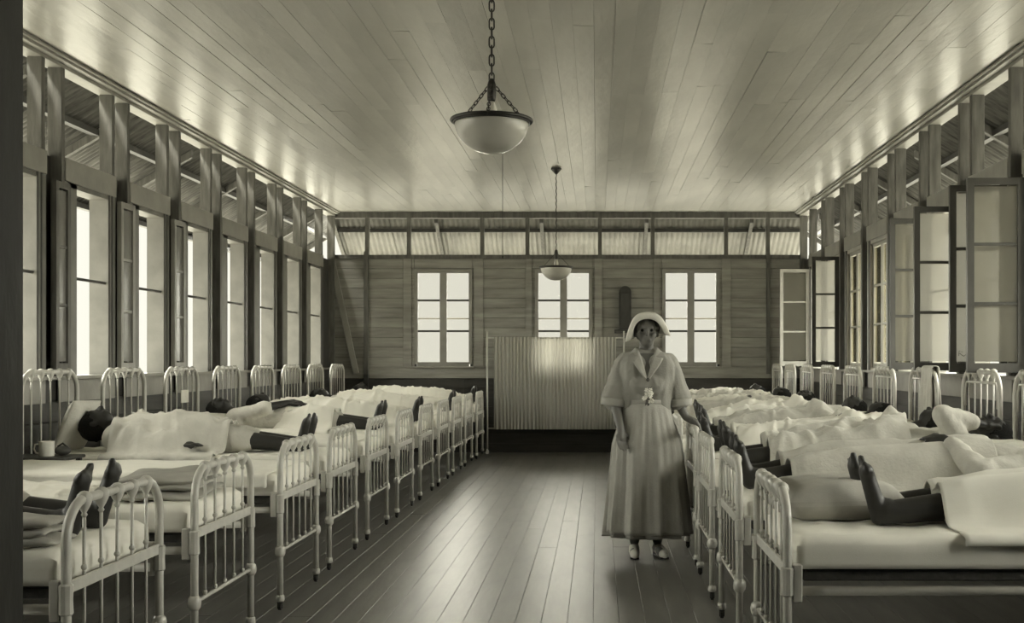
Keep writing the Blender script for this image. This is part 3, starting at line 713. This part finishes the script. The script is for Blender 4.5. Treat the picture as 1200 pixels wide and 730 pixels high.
# bedside lockers with enamel mugs ---------------------------------------
def locker(x, y, top, label, items):
    e = empty('bedside_stand', (x, y, 0), label=label, cat='stand', group='small stands between the beds')
    link('stand_top', boxmesh(-.19, .19, -.15, .15, top-.02, top, bev=.006), M_DARKW, e)
    for sx in (-.16, .16):
        for sy in (-.12, .12): link('leg', boxmesh(sx-.015, sx+.015, sy-.015, sy+.015, 0, top-.02), M_DARKW, e)
    link('shelf', boxmesh(-.16, .16, -.12, .12, .3, .315), M_DARKW, e)
    for (dx, dy, lab) in items:
        m = empty('mug', (x+dx, y+dy, top), label=lab, cat='mug', group='enamel mugs beside the beds')
        bm = bmesh.new(); lathe(bm, [(.04, 0), (.045, .004), (.045, .088), (.048, .092), (.044, .09), (.041, .01), (.0001, .008)], 20); link('cup', mesh(bm, True), M_MUG, m)
        bm = bmesh.new(); tube(bm, [(-.044+0, 0, .075), (-.07, 0, .072), (-.078, 0, .045), (-.065, 0, .02), (-.044, 0, .018)], .005, 6); link('handle', mesh(bm, True), M_MUG, m)
locker(-3.38, 7.09, .73, 'dark little stand with a white mug between the third and fourth left beds', [(.03, -.03, 'white enamel mug on the dark stand before the propped patient')])
locker(-3.40, 10.66, .73, 'dark little stand between the sixth and seventh left beds', [(.02, 0, 'white enamel mug on the stand between the sixth and seventh left beds')])
locker(-3.40, 11.84, .73, 'dark little stand between the seventh and eighth left beds', [(.06, .02, 'white enamel mug beside the eighth left bed')])
bm = bmesh.new(); ball(bm, (0, 0, .03), .05, 12, (1, .9, .6)); tube(bm, [(.03, 0, .05), (.0, 0, .075), (-.03, 0, .055)], .006, 6)
tag(link('dark_kettle', mesh(bm, True), M_DARKW, None, (-3.28, 7.12, .73)), 'small dark rounded pot next to the white mug', 'pot')
# card on a head rail
bm = bmesh.new(); box(bm, -.003, .003, -.09, .09, -.055, .055, .001)
tag(link('chart_card', mesh(bm), M_WHITE, None, (lx[5]-L+.03, lc[5]-.02, 1.0)), 'white card hung on the head rail of the sixth left bed', 'card')

# ================================================================== FOLDING SCREEN
sc = empty('hospital_screen', (0, 16.22, 0), label='free-standing ward screen with pleated pale cloth in a pipe frame, before the middle end window', cat='screen')
sx = lambda px: (px-700)*16.22/F
sz = lambda py: EYE-(py-421)*16.22/F
x0, x1 = sx(571), sx(731)
for x in (x0, x1):
    bm = bmesh.new(); tube(bm, [(x, 0, .03), (x, 0, sz(388))], .013, 10); lathe(bm, [(.02, 0), (.024, .02), (.014, .06)], 10, (x, 0, 0)); link('post', mesh(bm, True), M_ENAMEL, sc)
    bm = bmesh.new(); tube(bm, [(x, -.16, .02), (x, 0, .06), (x, .16, .02)], .011, 8); link('foot', mesh(bm, True), M_ENAMEL, sc)
bm = bmesh.new(); tube(bm, [(x0, 0, sz(396)), (x1, 0, sz(396))], .010, 8); link('top_rail', mesh(bm, True), M_ENAMEL, sc)
bm = bmesh.new(); tube(bm, [(x0, 0, sz(502)), (x1, 0, sz(502))], .010, 8); link('bottom_rail', mesh(bm, True), M_ENAMEL, sc)
bm = bmesh.new(); cols = []; m = 340; c0, c1 = sx(579), sx(722)
for k in range(m+1):
    u = k/m; x = c0+(c1-c0)*u; col = []
    for j in range(13):
        v = j/12; zz = sz(395)+(sz(503)-sz(395))*v
        xx = x+.012*math.sin(u*23)*v
        yy = -.02+.013*math.sin(u*2*math.pi*34+1.1*noise.noise(Vector((u*9, v*1.5, 0))))*(.75+.4*noise.noise(Vector((u*12, 3, 0))))
        col.append(bm.verts.new((xx, yy, zz)))
    cols.append(col)
for a, b in zip(cols, cols[1:]):
    for j in range(12): bm.faces.new((a[j], b[j], b[j+1], a[j+1]))
link('pleated_cloth', mesh(bm, True, fixn=False), M_CURT, sc)

# dark arched lamp housing on the end wall, with a little shelf
hx = (732.5-700)*16.45/F
e = empty('wall_cabinet', (hx, D-.02, 0), label='tall dark arch-topped wall cabinet on the end wall behind the nurse', cat='cabinet')
bm = bmesh.new(); pts = [(-.085, 1.74), (.085, 1.74), (.085, 2.27)]+[(.085*math.cos(t*math.pi/8), 2.27+.085*math.sin(t*math.pi/8)) for t in range(1, 8)]+[(-.085, 2.27)]
f = bm.faces.new([bm.verts.new((x, 0, z)) for x, z in pts]); r = bmesh.ops.extrude_face_region(bm, geom=[f]); bmesh.ops.translate(bm, verts=[v for v in r['geom'] if isinstance(v, bmesh.types.BMVert)], vec=(0, -.1, 0))
link('cabinet_body', mesh(bm), M_DADO, e)
link('cabinet_door', boxmesh(-.065, .065, -.112, -.1, 1.78, 2.25), M_DARKW, e)
link('shelf', boxmesh(-.15, .12, -.16, 0, 1.69, 1.735), M_DARKW, e)

# ================================================================== LAMPS
def lamp(x, y, zr, chain, label):
    e = empty('pendant_lamp', (x, y, 0), label=label, cat='lamp', group='bowl pendant lamps')
    bm = bmesh.new(); lathe(bm, [(.0001, CH), (.055, CH-.002), (.06, CH-.012), (.03, CH-.045), (.012, CH-.065), (.0001, CH-.07)], 16); link('ceiling_rose', mesh(bm, True), M_METAL, e)
    R0 = .18; apex = zr+.165
    bm = bmesh.new(); prof = []
    for k in range(13): t = math.pi/2*k/12; prof.append((R0*.93*math.sin(t)+.0001, zr-.145*math.cos(t)))
    prof += [(R0*.90, zr), (R0*.86, zr-.02)]+[(R0*.88*math.sin(math.pi/2*(1-k/8))+.0001, zr-.135*math.cos(math.pi/2*(1-k/8))) for k in range(1, 9)]
    lathe(bm, prof, 32); link('glass_bowl', mesh(bm, True), M_OPAL, e)
    bm = bmesh.new(); tube(bm, [(R0*1.0*math.cos(2*math.pi*k/40), R0*1.0*math.sin(2*math.pi*k/40), zr+.004) for k in range(40)], .0085, 8, closed=True)
    tube(bm, [(R0*.94*math.cos(2*math.pi*k/40), R0*.94*math.sin(2*math.pi*k/40), zr-.004) for k in range(40)], .006, 8, closed=True); link('rim', mesh(bm, True), M_METAL, e)
    def lk(ln, wd, rd):
        bm = bmesh.new(); h = ln/2-wd/2; P = [(wd/2*math.cos(t*math.pi/5), 0, h+wd/2*math.sin(t*math.pi/5)) for t in range(6)]+[(-wd/2*math.cos(t*math.pi/5), 0, -h-wd/2*math.sin(t*math.pi/5)) for t in range(6)]
        tube(bm, P, rd, 6, closed=True); return mesh(bm, True)
    if chain:
        big = lk(.052, .022, .0036); z = apex+.03; k = 0
        while z < CH-.06: link('chain_link', big, M_METAL, e, (0, 0, z), (0, 0, R(90)*(k % 2))); z += .041; k += 1
        sm = lk(.026, .014, .0022)
        for a in range(3):
            an = R(90+120*a+60); p0 = Vector((.012*math.cos(an), .012*math.sin(an), apex)); p1 = Vector((R0*math.cos(an), R0*math.sin(an), zr+.008)); d = p1-p0; nn = int(d.length/.02)
            for k in range(nn+1):
                q = d.to_track_quat('Z', 'Y'); o = link('chain_link', sm, M_METAL, e, p0+d*k/nn)
                o.rotation_mode = 'QUATERNION'; o.rotation_quaternion = q @ Matrix.Rotation(R(90)*(k % 2), 3, 'Z').to_quaternion()
    else:
        bm = bmesh.new(); tube(bm, [(.003*math.sin(k*1.3), .003*math.cos(k*1.3), CH-.06-(CH-.06-apex)*k/60) for k in range(61)], .0055, 6); link('suspension_chain', mesh(bm, True), M_METAL, e)
        for a in range(3):
            an = R(90+120*a+60); bm = bmesh.new(); tube(bm, [(0, 0, apex), (R0*math.cos(an), R0*math.sin(an), zr+.006)], .003, 6); link('arm_chain', mesh(bm, True), M_METAL, e)
    bm = bmesh.new(); lathe(bm, [(.0001, apex+.03), (.012, apex+.028), (.02, apex), (.02, apex-.06), (.015, apex-.075), (.0001, apex-.076)], 14); link('lamp_holder', mesh(bm, True), M_METAL, e)
    bm = bmesh.new(); lathe(bm, [(.013, apex-.072), (.016, apex-.085), (.024, apex-.11), (.026, apex-.13), (.018, apex-.15), (.0001, apex-.157)], 14); link('bulb', mesh(bm, True), M_MUG, e)
lamp(-.478, 5.25, 2.395, True, 'large opal bowl pendant lamp on a link chain, nearest the camera')
lamp(-.45, 12.7, 2.325, False, 'small-looking farther opal bowl pendant lamp in front of the middle end window')
bm = bmesh.new(); tube(bm, [(0, 0, CH), (0, 0, 2.21)], .0028, 6); ball(bm, (0, 0, 2.2), .012, 8)
tag(link('pull_cord', mesh(bm, True), M_METAL, None, ((589-700)*10/F, 10, 0)), 'thin dark pull cord hanging from the ceiling between the two lamps', 'cord')

# ================================================================== NURSE
NX, NY = .33, 7.80
hc = Vector((0, -.01, 1.505))
caps = [((-.145, 0, 1.295), (.145, 0, 1.295), .052, .052), ((-.075, 0, 1.24), (-.07, 0, 1.02), .10, .085), ((.075, 0, 1.24), (.07, 0, 1.02), .10, .085),
        ((-.07, .01, 1.0), (-.08, .01, .86), .095, .11), ((.07, .01, 1.0), (.08, .01, .86), .095, .11),
        ((0, .015, 1.31), (0, 0, 1.43), .055, .047),
        ((-.085, .0, .84), (-.085, -.01, .48), .085, .058), ((.085, .0, .84), (.085, .0, .48), .085, .058),
        ((-.085, -.01, .48), (-.08, .02, .10), .055, .034), ((.085, 0, .48), (.075, .03, .10), .055, .034),
        ((-.08, .03, .05), (-.085, -.11, .035), .035, .032), ((.075, .04, .05), (.10, -.10, .035), .035, .032),
        ((-.155, 0, 1.28), (-.218, -.02, 1.05), .048, .04), ((-.218, -.02, 1.05), (-.178, -.16, .87), .038, .026),
        ((.155, 0, 1.28), (.20, .02, 1.06), .048, .04), ((.20, .02, 1.06), (.262, -.02, .935), .038, .026)]
# hands
def hand(W0, d, nrm, thumb, curl):
    d = Vector(d).normalized(); nrm = Vector(nrm).normalized(); sd = d.cross(nrm).normalized(); W0 = Vector(W0); H = []
    H.append((W0, W0+d*.065, .024, .026)); H += [(W0+d*.05-sd*.02, W0+d*.05+sd*.02, .0185, .0185), (W0+d*.075-sd*.026, W0+d*.075+sd*.026, .014, .014)]
    for k in range(4):
        b0 = W0+d*.085+sd*(k-1.5)*.0195; ln = (.062, .074, .07, .054)[k]; a = curl
        m1 = b0+(d*math.cos(a)-nrm*math.sin(a))*ln*.45; m2 = m1+(d*math.cos(a*2)-nrm*math.sin(a*2))*ln*.32; m3 = m2+(d*math.cos(a*2.8)-nrm*math.sin(a*2.8))*ln*.25
        H += [(b0, m1, .0095, .0088), (m1, m2, .0088, .008), (m2, m3, .008, .007)]
    t0 = W0+d*.025+sd*thumb*.024; t1 = t0+(d*.6+sd*thumb*.7).normalized()*.035-nrm*.008; t2 = t1+(d*.9+sd*thumb*.2).normalized()*.028-nrm*.008
    H += [(t0, t1, .0125, .0105), (t1, t2, .0105, .0085)]
    return [(tuple(a), tuple(b), x, y) for a, b, x, y in H]
caps += hand((-.177, -.163, .865), (.06, -.22, -1), (-.5, .85, 0), 1, .35)
caps += hand((.265, -.022, .93), (.55, -.15, -.28), (.3, 0, 1), -1, .5)
up = Vector((0, -1, 0))
caps += [(tuple(hc+Vector((0, -.082, .012))), tuple(hc+Vector((0, -.100, -.024))), (.007), .011), (tuple(hc+Vector((-.03, -.072, .03))), tuple(hc+Vector((.03, -.072, .03))), .012, .012),
         (tuple(hc+Vector((-.018, -.078, -.055))), tuple(hc+Vector((.018, -.078, -.055))), .009, .009), (tuple(hc+Vector((-.04, -.055, -.02))), tuple(hc+Vector((-.03, -.05, -.05))), .025, .022), (tuple(hc+Vector((.04, -.055, -.02))), tuple(hc+Vector((.03, -.05, -.05))), .025, .022)]
ells = [(hc+Vector((0, .01, .015)), (.074, .092, .098), (0, 0, 0)), (hc+Vector((0, -.028, -.055)), (.05, .055, .055), (0, 0, 0))]+[(hc+Vector((s*.077, .01, -.01)), (.01, .02, .03), (0, 0, 0)) for s in (-1, 1)]
nurse = link('person', blob(caps, ells, .0058, 2), M_NSKIN, None, (NX, NY, 0)); tag(nurse, 'nurse in long pale uniform and white winged cap standing in the aisle', 'person')
for s in (-1, 1):
    bm = bmesh.new(); ball(bm, tuple(hc+Vector((s*.031, -.071, .008))), .0105, 10); link('eye', mesh(bm, True), M_HAIR, nurse)
bm = bmesh.new(); ball(bm, tuple(hc+Vector((0, .03, .03))), 1, 24, (.09, .088, .1))
for v in bm.verts:
    v.co += (v.co-hc).normalized()*.006*noise.noise(v.co*40)
link('hair', mesh(bm, True), mat('brown_hair', .05, .6, .3, 40, bump=.4, bscale=100), nurse)
# bodice with rolled sleeves
g = [((-.14, 0, 1.30), (.14, 0, 1.30), .062, .062), ((-.05, 0, 1.33), (.05, 0, 1.33), .06, .06), ((-.078, -.005, 1.25), (-.07, 0, 1.0), .122, .105), ((.078, -.005, 1.25), (.07, 0, 1.0), .122, .105), ((-.05, -.04, 1.16), (.05, -.04, 1.16), .10, .10),
     ((-.155, 0, 1.285), (-.217, -.015, 1.06), .062, .080), ((.155, 0, 1.285), (.212, .015, 1.06), .062, .084)]
me = blob(g, (), .008, 4)
rumple(me, .008, 3, (17, 14, 6))
link('bodice', me, M_DRESS, nurse)
for s, c, r, tl in ((-1, (-.217, -.022, 1.035), .088, 6), (1, (.216, .013, 1.03), .092, -6)):
    bm = bmesh.new(); lathe(bm, [(r*.6, -.022), (r*.97, -.026), (r, -.015), (r*1.0, .015), (r*.95, .026), (r*.6, .02)], 26)
    bm.transform(Matrix.Translation(c) @ Matrix.Rotation(R(tl), 4, 'Y')); link('sleeve_cuff', mesh(bm, True), M_APRON, nurse)
# skirt with folds
def skirt_pt(a, t, off=0, folds=1):
    z = 1.03+(.145-1.03)*t
    rx = .140+.075*min(1, t*3.2)**.8+.075*max(0, t-.15)+off; ry = .118+.07*min(1, t*3)**.8+.055*t+off
    f = (.024*t*math.sin(a*13+1.5*math.sin(a*2)+.8*t)+.014*t*math.sin(a*7+2)+.006*min(1, t*4)*math.sin(a*29+2*math.sin(a*3)))*folds
    return Vector(((rx+f)*math.cos(a)+.0, (ry+f)*math.sin(a)+.0, z+.004*math.sin(a*9)*t))
bm = bmesh.new(); NA, NT = 120, 40; rows = []
for j in range(NT+1): rows.append([bm.verts.new(skirt_pt(2*math.pi*k/NA, j/NT)) for k in range(NA)])
for a, b in zip(rows, rows[1:]):
    for k in range(NA): bm.faces.new((a[k], b[k], b[(k+1) % NA], a[(k+1) % NA]))
me = mesh(bm, True, fixn=False); o = bpy.data.objects.new('t', me); COL.objects.link(o)
link('skirt', bake(o, [('SOLIDIFY', dict(thickness=.006))]), M_DRESS, nurse)
bm = bmesh.new(); rows = []
for j in range(NT+1):
    t = j/NT*.97
    rows.append([bm.verts.new(skirt_pt(R(-90)+R(72)*(k/40-1)*(.95)+0 if False else R(-90)+R(68)*(k/20-1), t, .014+.003*math.sin(k*.8)*t, 1)) for k in range(41)])
for a, b in zip(rows, rows[1:]):
    for k in range(40): bm.faces.new((a[k], b[k], b[k+1], a[k+1]))
me = mesh(bm, True, fixn=False); o = bpy.data.objects.new('t', me); COL.objects.link(o)
link('apron', bake(o, [('SOLIDIFY', dict(thickness=.005))]), M_APRON, nurse)
bm = bmesh.new(); lathe(bm, [(.12, -.025), (.155, -.024), (.157, .02), (.12, .024)], 40, (0, 0, 1.03), 1.05, .86); link('waistband', mesh(bm, True), M_APRON, nurse)
# collar: two lapels forming a V, and a button
for s in (-1, 1):
    bm = bmesh.new(); P = [(.075, .045, 1.395), (.066, -.02, 1.405), (.045, -.075, 1.36), (.02, -.125, 1.27), (.004, -.142, 1.19)]; Q = [(.105, .05, 1.355), (.125, -.03, 1.36), (.105, -.105, 1.315), (.055, -.146, 1.245), (.008, -.150, 1.185)]
    a = [bm.verts.new((s*x, y-.006, z)) for x, y, z in P]; b = [bm.verts.new((s*x, y-.008, z)) for x, y, z in Q]
    for k in range(4): bm.faces.new((a[k], a[k+1], b[k+1], b[k]))
    me = mesh(bm, True); o = bpy.data.objects.new('t', me); COL.objects.link(o)
    link('collar', bake(o, [('SUBSURF', dict(levels=2)), ('SOLIDIFY', dict(thickness=.008, offset=0))]), M_APRON, nurse)
bm = bmesh.new(); pv = [bm.verts.new(p) for p in ((-.05, -.070, 1.36), (.05, -.070, 1.36), (.0, -.143, 1.20))]; bm.faces.new(pv)
bmesh.ops.subdivide_edges(bm, edges=bm.edges, cuts=3, use_grid_fill=True)
link('neck_opening', mesh(bm), M_NSKIN, nurse, label='bare throat in the open collar')
bm = bmesh.new(); ball(bm, (.004, -.158, 1.185), .013, 10, (1, .5, 1)); link('button', mesh(bm, True), M_DARKW, nurse)
# winged cap
front = [(-.150, -.055, -.105), (-.128, -.075, -.02), (-.098, -.085, .05), (-.06, -.088, .085), (0, -.09, .092), (.065, -.088, .088), (.105, -.085, .055), (.14, -.075, .0), (.165, -.055, -.065)]
inner = [(-.098, -.060, -.095), (-.092, -.075, -.02), (-.072, -.085, .02), (-.04, -.088, .044), (0, -.09, .05), (.04, -.088, .046), (.075, -.085, .022), (.098, -.075, -.015), (.115, -.06, -.055)]
outer = [(x*1.0, y-.012, z+.03 if abs(x) < .12 else z) for x, y, z in front]
bm = bmesh.new(); base = hc+Vector((0, 0, .035)); rings = []
rings.append([base+Vector(p) for p in inner])
rings.append([base+Vector(p)+Vector((0, -.008, 0)) for p in front])
rings.append([base+Vector((x*.93, y+.05, z*1.0+.004)) for x, y, z in front])
rings.append([base+Vector((x*.74, y+.12, z*.93+.008)) for x, y, z in front])
rings.append([base+Vector((x*.5, y+.17, z*.75+.0)) for x, y, z in front])
rings.append([base+Vector((x*.2, y+.195, z*.4)) for x, y, z in front])
V = [[bm.verts.new(p) for p in r] for r in rings]
for a, b in zip(V, V[1:]):
    for k in range(len(a)-1): bm.faces.new((a[k], a[k+1], b[k+1], b[k]))
me = mesh(bm, True, fixn=True); o = bpy.data.objects.new('t', me); COL.objects.link(o)
link('cap', bake(o, [('SUBSURF', dict(levels=2)), ('SOLIDIFY', dict(thickness=.006, offset=0))]), M_WHITE, nurse)
# shoes
for s, c, rz in ((-1, (-.083, -.02, 0), 0), (1, (.087, -.01, 0), .2)):
    sh = [((0, .055, .045), (0, -.02, .045), .036, .036), ((0, -.02, .04), (0, -.12, .03), .038, .032), ((0, -.10, .03), (0, -.15, .027), .033, .02)]
    me = blob(sh, (), .006, 3); 
    for v in me.vertices: v.co.z = max(v.co.z, .012)
    o = link('shoe', me, M_WHITE, nurse, c, (0, 0, rz))
    h = link('heel', boxmesh(-.025, .025, .03, .085, 0, .02), M_DARKW, o); 
    link('sole', boxmesh(-.03, .03, -.15, .03, .004, .014, bev=.004), M_DARKW, o)
# posy of small white flowers pinned at the waist
e = empty('flower_posy', (NX+.005, NY-.165, 1.085), label='posy of small white flowers pinned at the waist of the nurse', cat='flowers')
random.seed(3)
bm = bmesh.new(); ball(bm, (0, 0, 0), .006, 6, (1, .6, 1))
for k in range(5): ball(bm, (.010*math.cos(k*1.257), -.002, .010*math.sin(k*1.257)), .0065, 6, (1, .45, 1))
fl = mesh(bm, True)
bm = bmesh.new(); vs = [bm.verts.new(p) for p in ((0, 0, 0), (.01, -.004, .02), (0, -.006, .05), (-.01, -.004, .02))]; bm.faces.new(vs); lfm = mesh(bm)
for k in range(16):
    link('blossom', fl, M_WHITE, e, (vary(0, .03), -.012-random.random()*.02, vary(0, .045)-.0), (vary(0, .5), vary(0, .5), vary(0, .8)))
for k in range(8): link('leaf', lfm, M_STUD, e, (vary(0, .015), -.006, vary(0, .03)), (vary(0, .4), random.uniform(0, 6.28), 0))
bm = bmesh.new(); tube(bm, [(0, .005, .03), (.004, -.008, 0), (0, .0, -.07)], .006, 6); link('stem', mesh(bm, True), M_STUD, e)

bpy.data.batch_remove(JUNK)
